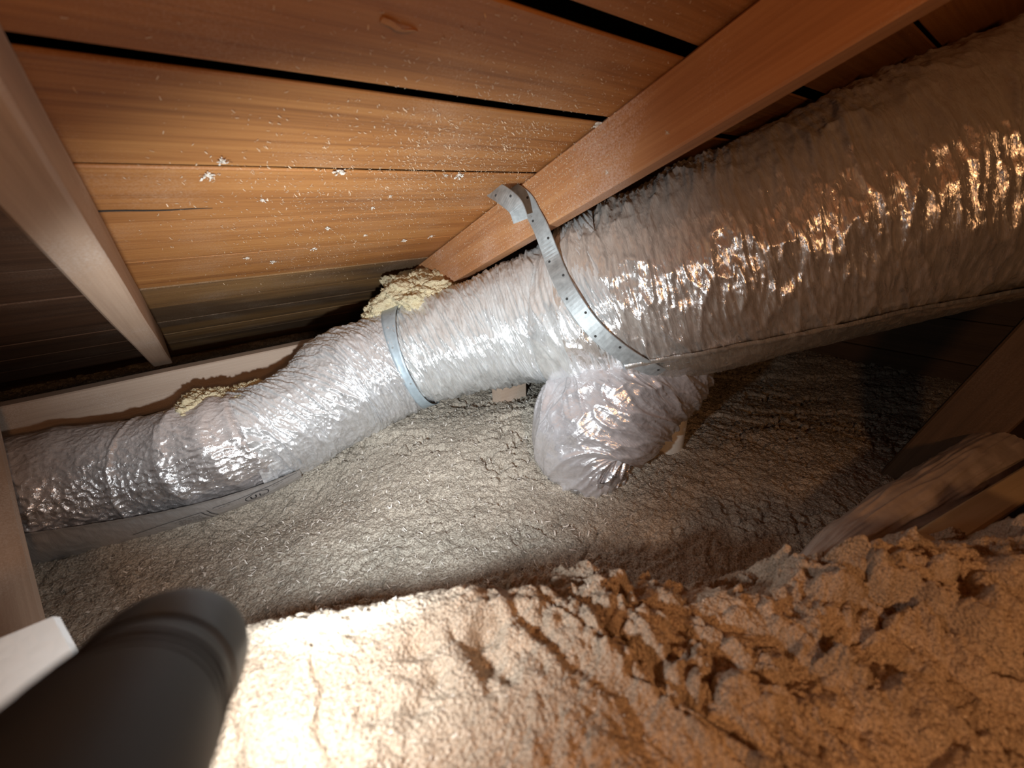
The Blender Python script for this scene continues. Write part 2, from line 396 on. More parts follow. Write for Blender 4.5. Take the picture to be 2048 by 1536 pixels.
wall = empty('wall_right', (1.98, 0.6, OZ-0.5)); tag(wall, kind='structure')
for k in range(9):
    plank('board', M['web'], (1.985, -0.6, OZ-0.75+k*0.142), (0,1,0), (0,0,1), 2.6, 0.139, 0.018, wall, warp=0.001)
def scatter_flecks(name, m, pts, nrm, size, jitter, parent=None, flat=0.4):
    """thin curved flecks, two bent triangles-wide strips each"""
    n = len(pts)
    a = rng.normal(size=(n, 3)); a -= nrm*np.sum(a*nrm, 1, keepdims=True)*(1-flat*0.6); a /= np.linalg.norm(a, axis=1, keepdims=True)
    b = np.cross(nrm, a); b /= np.linalg.norm(b, axis=1, keepdims=True)+1e-9
    L = size*(0.4+rng.random((n,1))*1.2); W = L*(0.10+0.22*rng.random((n,1)))
    lift = nrm*L*0.22*rng.random((n,1))
    p = pts
    V = np.stack([p-a*L/2-b*W/2, p-a*L/2+b*W/2, p+b*W*0.8+lift, p-b*W*0.2+lift, p+a*L/2+b*W/2+b*L*0.25, p+a*L/2-b*W/3+b*L*0.25], 1)
    V[:, :, :] += (nrm*jitter)[:, None, :]
    F = np.array([[0,1,2],[0,2,3],[3,2,4],[3,4,5]])
    q = (np.arange(n)[:,None,None]*6 + F[None]).reshape(-1, 3)
    me = bpy.data.meshes.new(name)
    me.from_pydata(V.reshape(-1,3).tolist(), [], q.tolist())
    o = link(name, me, m)
    if parent is not None:
        o.parent = parent; o.matrix_parent_inverse = parent.matrix_basis.inverted()
    return o
nf = 2600
fx = rng.uniform(-0.5, 0.75, nf); fy = rng.uniform(0.30, 0.95, nf)
ii = np.clip(((fx+0.85)/2.85*(nx-1)).astype(int), 0, nx-1); jj = np.clip(((fy+0.05)/2.01*(ny-1)).astype(int), 0, ny-1)
fz = Z[ii, jj]+OZ+0.001
o = scatter_flecks('insulation_fibres', M['fibre'], np.stack([gx[ii], gy[jj], fz], 1), np.tile([0,0,1.0], (nf,1)), 0.0065, 0.001, floor)
tag(o, kind='stuff')

# ------------------------------------------------------------------ near mound of loose fill
CU = np.array([0.853, -0.522]); CV = np.array([0.522, 0.853])
nu, nv = 940, 400
gu = np.linspace(-0.42, 0.72, nu); gv = np.linspace(0.02, 0.50, nv)
Uu, Vv = np.meshgrid(gu, gv, indexing='ij'); Uu = Uu.astype(np.float32); Vv = Vv.astype(np.float32)
X = Uu*CU[0] + Vv*CV[0]; Y = Uu*CU[1] + Vv*CV[1]
crest = 0.236 + 0.012*fbm(Uu*7, Uu*0+2, oct=3, seed=41) - 0.01*sstep(0.1, 0.3, Uu)
top = -0.284 - 0.006*sstep(0.0, 0.25, Uu) - 0.10*sstep(-0.16, -0.32, Uu) + 0.006*fbm(X*7, Y*4, oct=3, seed=43)
back = np.clip(Vv-crest, 0, None)
Zm = top - 1.25*(np.sqrt(back**2 + 0.014**2) - 0.014) - 0.02*sstep(0.16, 0.04, Vv)
right = sstep(0.09, 0.22, X)                    # the right part is torn into furrows and lumps
wX = X + 0.018*fbm(X*14, Y*14, oct=3, seed=44); wY = Y + 0.018*fbm(X*14, Y*14, oct=3, seed=45)
fur = perlin(wX*17 + 2.0*wY, wY*3.5, seed=46); fur2 = perlin(wX*38 + 3*wY, wY*9, seed=47)
Zm = Zm + right*(0.026*fur + 0.013*fur2 - 0.019) - right*0.016*np.exp(-(fur/0.06)**2)
d0, v0 = cells(wX*42, wY*42, 12); d1, v1 = cells(wX*95, wY*95, 13); d2, v2 = cells(wX*210, wY*210, 14)
lump = sstep(0.0, 0.35, perlin(X*11, Y*11, seed=48)+0.25*right+0.02)
Zm = Zm + (0.006+0.012*right)*(lump+0.5*right)*(1-d0)*v0 + (0.0026+0.004*lump+0.004*right)*(1-d1)*(0.2+0.8*v1) + (0.0016+0.0012*right)*(1-d2)*(0.2+0.8*v2) + right*0.007*fbm(wX*60, wY*60, oct=3, seed=53)
Zm = Zm + 0.0010*fbm(X*420, Y*420, oct=2, seed=49)
# hollows pulled out of the bright part
for (px, py, sx_, sy_, dp) in [(0.0685, 0.196, 0.012, 0.009, 0.012), (0.1045, 0.1606, 0.014, 0.016, 0.02), (0.109, 0.1784, 0.016, 0.008, 0.014), (0.0438, 0.2369, 0.007, 0.005, 0.008), (0.0692, 0.1732, 0.01, 0.012, 0.012), (0.0312, 0.1728, 0.01, 0.006, 0.008), (0.1429, 0.1468, 0.006, 0.028, 0.01), (0.0522, 0.1621, 0.008, 0.008, 0.008)]:
    q = ((X-px)/sx_)**2 + ((Y-py)/sy_)**2
    q = q*(1+0.9*fbm(X*45, Y*45, oct=2, seed=51))
    Zm = Zm - dp*np.exp(-np.clip(q, 0, 50))
# thin cracks running towards the viewer
for (cx0, dx) in ((0.005, 0.16), (-0.035, 0.05), (0.165, -0.1)):
    dd = X - (cx0 + dx*(Y-0.2)) + 0.006*fbm(Y*40, Y*0+cx0*50, oct=3, seed=52)
    Zm = Zm - 0.006*np.exp(-(dd/0.0016)**2)*sstep(0.3, 0.2, Y)
ml = grid_mesh('loose_fill_mound', np.stack([X, Y, Zm+OZ], -1))
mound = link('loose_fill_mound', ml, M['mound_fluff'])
tag(mound, 'cream fluffy insulation mound in the foreground, white by the torch and orange at right', 'insulation', kind='stuff')
nf = 5200
iu = rng.integers(20, nu-20, nf); iv = rng.integers(20, nv-20, nf)
keep = (gv[iv] < 0.26); iu, iv = iu[keep], iv[keep]
P = np.stack([X[iu, iv], Y[iu, iv], Zm[iu, iv]+OZ], 1)
nn = np.tile([0,0,1.0], (len(P),1)) + rng.normal(size=(len(P),3))*0.35; nn /= np.linalg.norm(nn, axis=1, keepdims=True)
o = scatter_flecks('loose_fibres', M['fibre'], P, nn, 0.0020, 0.0002, mound, flat=0.9); tag(o, kind='stuff')

# ------------------------------------------------------------------ ducts
def catmull(nodes, n):
    nodes = np.asarray(nodes, float); m = len(nodes)
    ext = np.concatenate([[2*nodes[0]-nodes[1]], nodes, [2*nodes[-1]-nodes[-2]]])
    out = []
    for k in range(m-1):
        p0, p1, p2, p3 = ext[k:k+4]
        t = np.linspace(0, 1, n, endpoint=False)[:, None]
        out.append(0.5*((2*p1) + (-p0+p2)*t + (2*p0-5*p1+4*p2-p3)*t*t + (-p0+3*p1-3*p2+p3)*t**3))
    out.append(nodes[-1:])
    return np.concatenate(out)
class Tube:
    """a swept tube: centre line and radius through nodes (x, y, z, r)"""
    def __init__(s, nodes, ref):
        c = catmull(nodes, 40)
        seg = np.linalg.norm(np.diff(c[:, :3], axis=0), axis=1)
        s.s = np.concatenate([[0], np.cumsum(seg)]); s.c = c; s.ref = np.array(ref, float); s.len = s.s[-1]
        T = np.gradient(c[:, :3], s.s, axis=0)
        for _ in range(3): T[1:-1] = (T[:-2]+2*T[1:-1]+T[2:])/4
        T /= np.linalg.norm(T, axis=1, keepdims=True)
        B = np.cross(T, s.ref); B /= np.linalg.norm(B, axis=1, keepdims=True)
        s.T = T; s.B = B; s.A = np.cross(B, T)
        s.node_s = s.s[::40]
    def at(s, q):
        f = lambda A: np.stack([np.interp(q, s.s, A[:, k]) for k in range(A.shape[1])], -1)
        c = f(s.c); return c[..., :3], c[..., 3], f(s.A), f(s.B)
    def pt(s, q, th, off=0.0):
        """th: 0 on the ref side, positive towards B"""
        C, r, A, B = s.at(q)
        n = A*np.cos(th)[..., None] + B*np.sin(th)[..., None]
        return C + n*(r+off)[..., None], n
main = Tube([[1.1731, -0.1271, 0.7099, 0.185], [0.9275, 0.2013, 0.5707, 0.186], [0.6905, 0.5365, 0.4009, 0.177], [0.6457, 0.6267, 0.372, 0.148], [0.5948, 0.7184, 0.3369, 0.131], [0.4983, 0.8265, 0.2903, 0.121], [0.4099, 0.9056, 0.2537, 0.115], [0.296, 0.9477, 0.2145, 0.124], [0.1958, 0.9406, 0.1823, 0.104], [0.1019, 0.9341, 0.1605, 0.101], [0.0081, 0.9352, 0.1523, 0.105], [-0.1165, 0.9823, 0.1315, 0.108], [-0.2475, 1.0231, 0.1276, 0.116], [-0.37, 1.0646, 0.1126, 0.118], [-0.4821, 1.084, 0.0855, 0.118]], (0, 0.2, 1))
branch = Tube([[0.8063, 0.4591, 0.305, 0.105], [0.7034, 0.4615, 0.2609, 0.122], [0.6091, 0.4652, 0.2067, 0.12], [0.5645, 0.4742, 0.1583, 0.101], [0.5718, 0.4587, 0.1036, 0.078], [0.6052, 0.443, 0.0489, 0.058]], (0.35, 0.8, 0.35))
BACK = 8.028
def skin(name, tube, s0, s1, ds, nt, wr, m, parent, uvk=110.0, th=(0, 2*math.pi), off=0.0, shear=0.0):
    n = max(4, int((s1-s0)/ds)); full = th[1]-th[0] > 6.2
    q = np.linspace(s0, s1, n); t = np.linspace(th[0], th[1], nt, endpoint=not full)
    if full: t = t + BACK
    Q, T = np.meshgrid(q, t, indexing='ij')
    d = wr(Q, T, tube) if wr else np.zeros_like(Q)
    P, N_ = tube.pt(Q, T + shear*(Q - 0.5*(s0+s1)), off + d)
    rr = tube.at(np.array([0.5*(s0+s1)]))[1][0]
    uv = np.stack([Q*uvk, T*rr*uvk], -1)
    me = grid_mesh(name, P, closed_v=full, uv=uv)
    return link(name, me, m, None if parent is None else None) if parent is None else _under(link(name, me, m), parent)
def _under(o, p):
    o.parent = p; o.matrix_parent_inverse = p.matrix_world.inverted() if False else _inv(p)
    return o
def _inv(p):
    m = p.matrix_basis.copy(); q = p
    while q.parent is not None:
        m = q.parent.matrix_basis @ (q.matrix_parent_inverse @ m) if False else (q.parent.matrix_basis @ q.matrix_parent_inverse @ m); q = q.parent
    return m.inverted()
def cyl(Q, T, k, r): return Q*k, np.cos(T)*r*k, np.sin(T)*r*k
def w_trunk(Q, T, tb):
    R = 0.17
    qs = Q + 0.025*np.sin(T+0.4) + 0.006*fbm(*cyl(Q, T, 9, R), oct=2, seed=60)
    a = ridged(qs*34, np.cos(T)*1.6, np.sin(T)*1.6, 61, 2.5); b = ridged(qs*95, np.cos(T)*3.2, np.sin(T)*3.2, 62, 2.0)
    c = ridged(qs*210, np.cos(T)*7, np.sin(T)*7, 63, 1.5)
    big = fbm(*cyl(Q, T, 12, R), oct=3, seed=64)
    amp = 0.55+0.9*np.clip(0.5+perlin(*cyl(Q, T, 9, R), seed=65), 0, 1)
    return 0.006*big + amp*(0.0048*a + 0.0030*b + 0.0012*c)
def w_mid(Q, T, tb):
    R = 0.12
    qs = Q - 0.05*np.cos(T-1.0) + 0.006*fbm(*cyl(Q, T, 12, R), oct=2, seed=70)
    a = ridged(qs*55, np.cos(T)*1.1, np.sin(T)*1.1, 71, 2.4); b = ridged(qs*130, np.cos(T)*2.0, np.sin(T)*2.0, 72, 1.8)
    c = ridged(qs*330, np.cos(T)*7, np.sin(T)*7, 73, 1.3)
    return 0.006*fbm(*cyl(Q, T, 14, R), oct=2, seed=74) + 0.0046*a + 0.0028*b + 0.0008*c
def w_elbow(Q, T, tb):
    R = 0.12
    qs = Q - 0.06*np.cos(T-1.0) + 0.006*fbm(*cyl(Q, T, 12, R), oct=2, seed=80)
    a = ridged(qs*48, np.cos(T)*1.3, np.sin(T)*1.3, 81, 2.6)
    b = ridged(qs*115, np.cos(T)*2.4, np.sin(T)*2.4, 82, 2.0); c = ridged(*cyl(Q, T, 75, R), 83, 2.2)
    return 0.007*fbm(*cyl(Q, T, 10, R), oct=2, seed=84) + 0.0042*a + 0.0026*b + 0.0016*c
def w_left(Q, T, tb):
    R = 0.1
    a = ridged(*cyl(Q, T, 62, R), 91, 3.0); b = ridged(*cyl(Q, T, 130, R), 92, 2.4)
    g = fbm(*cyl(Q, T, 12, R), oct=3, seed=93)
    front = 0.35 + 0.65*np.exp(-((np.mod(T-FRONT+math.pi, 2*math.pi)-math.pi)/0.9)**2)
    d = 0.004*g + front*(0.0026*a + 0.0016*b)
    for sc_, w_, h_ in LEFT_BANDS:
        x = (Q - sc_ - 0.012*np.sin(T*2+sc_*9))/w_
        d = d + h_*np.exp(-x*x)
    return d
def w_branch(Q, T, tb):
    R = 0.13
    qs = Q + 0.07*np.sin(T+0.6)
    a = ridged(qs*30, np.cos(T)*1.1, np.sin(T)*1.1, 101, 2.6); b = ridged(qs*85, np.cos(T)*1.8, np.sin(T)*1.8, 102, 2.0)
    c = ridged(*cyl(Q, T, 60, R), 103, 2.0)
    return 0.008*fbm(*cyl(Q, T, 9, R), oct=2, seed=104) + 0.0085*a + 0.0042*b + 0.001*c
S_ = main.node_s
FRONT = 4.886
LEFT_BANDS = [(1.8398, 0.012, 0.006), (1.7878, 0.01, 0.005), (1.7558, 0.006, 0.004), (1.931, 0.006, 0.004), (2.0481, 0.02, 0.005)]
duct = empty('insulated_duct', tuple(main.c[130, :3]))
tag(duct, 'foil-wrapped insulated air duct from upper right down to lower left, with a short downward branch', 'duct')
s_strap, s_band, s_elb, s_left = (0.8774, 1.3554, 1.6022, 1.7377)
skin('trunk_wrap', main, 0.0, s_strap+0.05, 0.0022, 440, w_trunk, M['foil_trunk'], duct)
skin('middle_wrap', main, s_strap-0.035, s_band+0.01, 0.0015, 420, w_mid, M['foil_mid'], duct)
skin('elbow_wrap', main, s_band-0.015, s_left+0.02, 0.0018, 360, w_elbow, M['foil_elbow'], duct, off=0.004)
left_run = skin('lower_run_wrap', main, s_left-0.01, main.len, 0.0018, 340, w_left, M['foil_left'], duct)
skin('branch_wrap', branch, 0.0, branch.len*0.86, 0.0020, 380, w_branch, M['foil_branch'], duct)
def w_tape(Q, T, tb):
    R = 0.08
    return 0.012*fbm(*cyl(Q, T, 26, R), oct=3, seed=110) + 0.006*ridged(*cyl(Q, T, 45, R), 111, 2)
skin('taped_collar', branch, branch.len*0.80, branch.len, 0.002, 260, w_tape, M['foil_tape'], duct, off=0.002)

# lengthwise lap seam under the trunk
def w_seam(Q, T, tb):
    t = (T - 3.367)
    edge = np.exp(-((t-0.5)/0.04)**2)
    return 0.006*edge + 0.003*fbm(*cyl(Q, T, 14, 0.17), oct=2, seed=120) + 0.0015*ridged(*cyl(Q, T, 45, 0.17), 121, 2)
tag(skin('lap_seam', main, 0.0, s_strap-0.02, 0.003, 60, w_seam, M['foil_seam'], duct, th=(3.367, 3.367+0.5*1.06), off=0.0095, shear=0.708), 'smooth gridded foil lap along the underside')
# printed lap on the lower run
LT0, LT1 = (4.533, 3.433); PK = 1.408; PQ = 0.5*((1.7014, 2.3156)[0] + (1.7014, 2.3156)[1])
def w_print(Q, T, tb):
    return 0.004*np.exp(-((T-LT0)/0.05)**2) + 0.0016*fbm(*cyl(Q, T, 16, 0.1), oct=2, seed=125) + 0.001*ridged(*cyl(Q, T, 60, 0.1), 126, 2)
lap = skin('printed_lap', main, (1.7014, 2.3156)[0], (1.7014, 2.3156)[1], 0.003, 60, w_print, M['foil_print'], duct, th=(LT0, LT1), off=0.0128, shear=PK)
tag(lap, 'grey printed foil lap along the lower side')
# printing: the certification mark, box rules and small type, as ink strips on the lap
bm = bmesh.new()
def ink(pts, w):
    """pts: list of (s, theta) -> thin strip lying on the lap"""
    q = np.array([p[0] for p in pts]); t = np.array([p[1] for p in pts])
    P, N_ = main.pt(q, t, np.full(len(q), 0.0138) + w_print(q, t - PK*(q-PQ), main))
    vs = []
    for k in range(len(P)):
        d = Vector(P[min(k+1, len(P)-1)]-P[max(k-1, 0)]).normalized()
        sd = d.cross(Vector(N_[k])).normalized()*w/2
        vs.append((bm.verts.new(Vector(P[k])+sd), bm.verts.new(Vector(P[k])-sd)))
    for a, b_ in zip(vs, vs[1:]): bm.faces.new((a[0], a[1], b_[1], b_[0]))
us, ut = (1.77, 3.8826)                       # centre of the mark
RL = 0.1                             # local radius of the run
def put(cx_, cy_, pts, w): ink([(us - (cx_+x), ut + (cy_+y)/RL) for x, y in pts], w)
put(0, 0, [(0.0145*math.cos(a), 0.0115*math.sin(a)) for a in np.linspace(0, 2*math.pi, 33)], 0.0019)
put(-0.004, 0, [(-0.0035, 0.005), (-0.0035, -0.002), (-0.002, -0.0045), (0.001, -0.0045), (0.0025, -0.002), (0.0025, 0.005)], 0.0026)
put(0.0055, -0.0012, [(-0.0022, 0.0045), (-0.0022, -0.0045), (0.0035, -0.0045)], 0.0026)
put(0, 0, [(-0.050, 0.014), (-0.02, 0.014), (0.02, 0.0145), (0.062, 0.014)], 0.0015)
for x in (-0.058, -0.066): put(x, 0, [(0, 0.014), (0, 0.0), (0, -0.02)], 0.0018)
put(-0.066, 0, [(0, 0.014), (-0.05, 0.0135), (-0.11, 0.013)], 0.0015)
for k in range(5):
    y = 0.006 - k*0.005; x = -0.072
    while x > -0.108:
        l = random.uniform(0.003, 0.007); put(x, y, [(0, 0), (-l, 0)], 0.0012); x -= l+0.0018
for x0_ in (0.020, -0.045):
    x = x0_
    for k in range(3):
        l = random.uniform(0.003, 0.005); put(x, 0.008, [(0, 0), (l, 0)], 0.0010); x += l+0.0014
mi = bpy.data.meshes.new('printed_mark'); bm.to_mesh(mi); bm.free()
_under(link('printed_mark', mi, M['ink']), lap)

# ------------------------------------------------------------------ straps
def ribbon(name, pts, nrm, w, th, m, parent=None):
    """flat strap through pts with face normals nrm"""
    pts = [Vector(p) for p in pts]; nrm = [Vector(n).normalized() for n in nrm]
    bm = bmesh.new(); rings = []
    for k, p in enumerate(pts):
        d = (pts[min(k+1, len(pts)-1)]-pts[max(k-1, 0)]).normalized()
        s = d.cross(nrm[k]).normalized(); n = s.cross(d).normalized()
        rings.append([bm.verts.new(p + s*a*w/2 + n*b_) for a, b_ in ((-1, 0), (-0.94, th), (0.94, th), (1, 0))])
    for a, b_ in zip(rings, rings[1:]):
        for i in range(4): bm.faces.new((a[i], a[(i+1) % 4], b_[(i+1) % 4], b_[i]))
    bm.faces.new(rings[0][::-1]); bm.faces.new(rings[-1])
    bmesh.ops.recalc_face_normals(bm, faces=bm.faces)
    for f_ in bm.faces: f_.smooth = False
    me = bpy.data.meshes.new(name); bm.to_mesh(me); bm.free()
    o = link(name, me, m)
    if parent is not None: _under(o, parent)
    return o
def disc(name, p, n, r, h, m, parent, sx=1.0):
    bm = bmesh.new()
    bmesh.ops.create_cone(bm, cap_ends=True, segments=14, radius1=r, radius2=r*0.86, depth=h)
    me = bpy.data.meshes.new(name); bm.to_mesh(me); bm.free(); me.materials.append(m)
    o = bpy.data.objects.new(name, me); COL.objects.link(o)
    o.parent = parent; o.matrix_parent_inverse = _inv(parent)
    o.matrix_basis = Matrix.Translation(Vector(p)) @ Vector(n).normalized().to_track_quat('Z', 'Y').to_matrix().to_4x4()
    return o
def smooth_path(P, n): return [Vector(p) for p in catmull(np.array(P), n)]
SW = 0.030
st_on = [((0.5327, 0.539, 0.5073), (-0.7816, -0.0881, 0.6175)), ((0.5214, 0.5102, 0.4821), (-0.8547, -0.2189, 0.4706)), ((0.5178, 0.4745, 0.4458), (-0.8997, -0.357, 0.2512)), ((0.5314, 0.4349, 0.3999), (-0.8608, -0.5087, -0.0188)), ((0.5664, 0.3968, 0.3574), (-0.7369, -0.6111, -0.2889)), ((0.6139, 0.3665, 0.3244), (-0.5809, -0.6173, -0.5306)), ((0.7171, 0.3626, 0.2737), (-0.1261, -0.5124, -0.8494))]           # (point, normal) pairs over the duct skin
st_off = [((0.497, 0.5782, 0.5672), (-0.9, -0.4, 0)), ((0.49, 0.5848, 0.5907), (-0.9, -0.3, 0.1)), ((0.49, 0.6174, 0.6082), (-0.8, -0.3, 0.3)), ((0.503, 0.662, 0.6189), (-0.8, -0.3, 0.3)), ((0.515, 0.688, 0.6264), (-0.2, -0.7, 0.6)), ((0.524, 0.6814, 0.6295), (-0.9, -0.3, 0.2)), ((0.531, 0.6468, 0.6183), (-0.95, -0.2, 0.1)), ((0.533, 0.6058, 0.5978), (-0.95, -0.2, 0.1)), ((0.532, 0.584, 0.5752), (-0.95, -0.2, 0.1)), ((0.53, 0.5628, 0.5514), (-0.95, -0.25, 0.15))]         # loose end: folded back on itself at the rafter
pa = smooth_path([p for p, n in st_off] + [p for p, n in st_on], 8)
na = smooth_path([n for p, n in st_off] + [n for p, n in st_on], 8)
strap = empty('hanger_strap', tuple(pa[0])); tag(strap, 'perforated galvanised steel strap slung round the big duct, folded end by the rafter', 'strap')
ribbon('steel_band', pa, na, SW, 0.0012, M['steel'], strap)
hole_k = 0
acc = 0.0
for k in range(2, len(pa)-2):
    acc += (pa[k]-pa[k-1]).length
    if acc > 0.036:
        acc = 0
        d = (pa[k+1]-pa[k-1]).normalized(); s = d.cross(na[k]).normalized()
        hole_k += 1
        disc('punched_hole', pa[k] + s*SW*(0.22 if hole_k % 2 else -0.22) + na[k].normalized()*0.0014, na[k], 0.0024, 0.0012, M['hole'], strap)
disc('nail_head', Vector((0.53, 0.5896, 0.5704)) , (-1, 0, 0), 0.004, 0.003, M['steel'], strap)

# second band round the joint of elbow and middle wrap
band = empty('duct_band', tuple(main.at(np.array([s_band]))[0][0])); tag(band, 'narrow pale blue-grey band round the duct where it bends at the elbow', 'strap')
qb, tb_ = np.linspace(s_band-0.020, s_band+0.020, 6), np.linspace(0, 2*math.pi, 120, endpoint=False)
Q, T = np.meshgrid(qb, tb_, indexing='ij')
P, _n = main.pt(Q, T, 0.0105 + 0.0006*fbm(Q*60, np.cos(T)*3, np.sin(T)*3, oct=2, seed=130))
ob = link('steel_band', grid_mesh('steel_band', P, closed_v=True), M['band']); _under(ob, band)
sm_ = ob.modifiers.new('thickness', 'SOLIDIFY'); sm_.thickness = 0.001
for k in range(9):
    t = k*2*math.pi/9 + 0.2
    P, N_ = main.pt(np.array([s_band + (0.006 if k % 2 else -0.006)]), np.array([t]), np.array([0.0113]))
    disc('rivet', P[0], N_[0], 0.0026, 0.0012, M['steel'], band)

# ------------------------------------------------------------------ heaps of loose fill lying on the ducts
def heap(name, label, c, ax, m, seed, lean=(0,0,1)):
    bm = bmesh.new(); bmesh.ops.create_icosphere(bm, subdivisions=6, radius=1.0)
    V = np.array([v.co[:] for v in bm.verts], np.float32)
    me = bpy.data.meshes.new(name); bm.to_mesh(me); bm.free()
    ax = np.array(ax)
    big = fbm(V[:,0]*1.6+seed, V[:,1]*1.6, V[:,2]*1.6, oct=3, seed=seed)
    W = V*ax*(1+0.35*big)[:, None]
    def lumps(k, s):
        return 1-np.abs(perlin(W[:,0]*k, W[:,1]*k, W[:,2]*k, s))*2
    W = W + V*(0.007*lumps(60, seed+1) + 0.007*lumps(120, seed+2) + 0.0055*lumps(230, seed+3))[:, None]
    me.vertices.foreach_set('co', (W+np.array(c)).reshape(-1)); me.polygons.foreach_set('use_smooth', np.ones(len(me.polygons), bool)); me.update()
    o = link(name, me, m); tag(o, label, 'insulation', 'heaps of loose insulation on the ducts', 'stuff'); return o
for k, (c, ax, lab) in enumerate([((0.5043, 0.9649, 0.3705), (0.115, 0.12, 0.06), 'yellowish heap of loose insulation under the rafter foot, on the middle of the duct'), ((0.4006, 0.9718, 0.3332), (0.04, 0.05, 0.045), 'small crumbly insulation heap lying where the duct bends at the pale band'), ((-0.0027, 0.974, 0.2183), (0.062, 0.06, 0.032), 'flat insulation heap on top of the lower left duct, below the eave plate'), ((0.0797, 0.9628, 0.217), (0.05, 0.055, 0.034), 'second insulation heap on the left duct, nearer the elbow')]):
    heap('insulation_heap', lab, c, ax, M['clump_fluff'], 140+k*7)

# ------------------------------------------------------------------ dust flecks and tufts on the timber
def on_roof(n, es, rs, spread_e, spread_r, w):
    k = rng.choice(len(es), n, p=np.array(w)/sum(w))
    e = np.array(es)[k] + rng.normal(size=n)*spread_e; r = np.array(rs)[k] + rng.normal(size=n)*spread_r
    return e, r
e, r = on_roof(7000, (0.33, 0.20, 0.45, 0.25, 0.47), (0.46, 0.62, 0.50, 0.85, 0.42), 0.11, 0.12, (3, 2, 4, 2, 2))
ok = (e > -0.02) & (e < 0.535) & (r > 0.16) & (r < 1.2) & (np.abs(r-0.245) > 0.0125) & (np.abs(r-0.382) > 0.0125); e, r = e[ok], r[ok]
P = np.array([roofpt(a, b_, NS-0.0002)[:] for a, b_ in zip(e, r)])
o = scatter_flecks('dust_flecks', M['dust'], P, np.tile(-np.array(NU), (len(P),1)), 0.0025, 0.0005, ceiling, flat=0.8); tag(o, kind='stuff')
nrf = 3000
r = 0.35 + rng.gamma(2.0, 0.16, nrf); n_ = rng.uniform(NB+0.002, NS-0.002, nrf); ok = r < 1.15; r, n_ = r[ok], n_[ok]
P = np.array([roofpt(0.5395, a, b_)[:] for a, b_ in zip(r, n_)])
raf = bpy.data.objects['rafter']
o = scatter_flecks('dust_flecks', M['dust'], P, np.tile([-1.0,0,0], (len(P),1)), 0.0021, 0.0004, raf, flat=0.8); tag(o, kind='stuff')

def tuft_mesh(seed):
    r_ = random.Random(seed); bm = bmesh.new()
    for k in range(26):
        a = r_.uniform(0, 6.28); L = r_.uniform(0.35, 1.0); h = r_.uniform(0.05, 0.6)
        p = Vector((math.cos(a)*L*r_.random(), math.sin(a)*L*r_.random(), h*0.5))
        d = Vector((math.cos(a+r_.uniform(-1,1)), math.sin(a+r_.uniform(-1,1)), r_.uniform(-.2, .6)))*0.5*L
        s = d.cross(Vector((r_.uniform(-1,1), r_.uniform(-1,1), 1))).normalized()*0.11
        q = p + d*0.5 + Vector((0, 0, 0.12))
        v = [bm.verts.new(p-s), bm.verts.new(p+s), bm.verts.new(q+s), bm.verts.new(q-s), bm.verts.new(p+d)]
        bm.faces.new(v[:4]); bm.faces.new((v[3], v[2], v[4]))
    bmesh.ops.create_icosphere(bm, subdivisions=2, radius=0.42, matrix=Matrix.Diagonal((1, 0.8, 0.5, 1)))
    me = bpy.data.meshes.new('insulation_tuft'); bm.to_mesh(me); bm.free(); me.materials.append(M['tuft']); return me
tm = [tuft_mesh(k) for k in range(4)]
for k, (p, s, onrafter, lab) in enumerate([((0.2123, 0.5951, 0.6388), 0.011, 0, 'largest white tuft on the roof boards, mid-board above the yellow-lit boards'), ((0.0851, 0.5799, 0.6451), 0.01, 0, 'white tuft on the seam between two roof boards, left of centre'), ((0.073, 0.6084, 0.6333), 0.01, 0, 'ragged white tuft just below the board seam, left of centre'), ((0.2386, 0.7708, 0.5656), 0.009, 0, 'round white tuft on the orange roof board, highest of four below the big tuft'), ((0.2363, 0.8646, 0.5266), 0.008, 0, 'small white tuft on the yellow roof board below the round one'), ((0.1739, 0.9159, 0.5053), 0.01, 0, 'white tuft low on the yellow roof board, leftmost of the lower ones'), ((0.4739, 0.8479, 0.5335), 0.009, 0, 'white tuft on the boards left of the dusty rafter foot, right one of a pair'), ((0.4155, 0.8587, 0.529), 0.01, 0, 'white tuft on the boards left of the dusty rafter foot, left one of a pair'), ((0.3932, 0.6, 0.6367), 0.01, 0, 'upright white tuft on the board seam, left of the strap fold'), ((0.3714, 0.6006, 0.6365), 0.007, 0, 'little white tuft on the board seam, beside the upright one'), ((0.2921, 0.7014, 0.5945), 0.006, 0, 'tiny white tuft on the pale board right of the round tuft'), ((0.5382, 0.4568, 0.6964), 0.011, 0, 'dusty tuft at the end of the open black seam, against the rafter'), ((0.3068, 0.6638, 0.6102), 0.005, 0, 'tiny white speck of fluff on the middle roof board, right of the largest tuft'), ((0.1285, 0.8817, 0.5195), 0.007, 0, 'faint white tuft on the yellow board, near the left rafter'), ((0.1316, 0.6691, 0.608), 0.006, 0, 'small white tuft on the board below the left seam tufts'), ((0.3175, 0.8157, 0.547), 0.006, 0, 'small white tuft on the orange board, between the round tuft and the pair'), ((0.5395, 0.6151, 0.6378), 0.008, 1, 'white tuft on the right rafter side, just above the strap fold'), ((0.5395, 0.4348, 0.633), 0.004, 1, 'small white tuft on the right rafter, right of the strap'), ((0.5395, 0.3441, 0.6726), 0.004, 1, 'small white tuft on the right rafter, farthest up the slope')]):
    o = bpy.data.objects.new('insulation_tuft', tm[k % 4]); COL.objects.link(o)
    n = Vector((-1, 0, 0)) if onrafter else -NU
    o.matrix_basis = Matrix.Translation(Vector(p)) @ n.to_track_quat('Z', 'Y').to_matrix().to_4x4() @ Matrix.Rotation(k*1.7, 4, 'Z') @ Matrix.Diagonal((s, s*(0.6+0.2*(k % 3)), s*0.7, 1))
    tag(o, lab, 'tuft', 'white tufts stuck to the rafter' if onrafter else 'white tufts stuck to the roof boards')

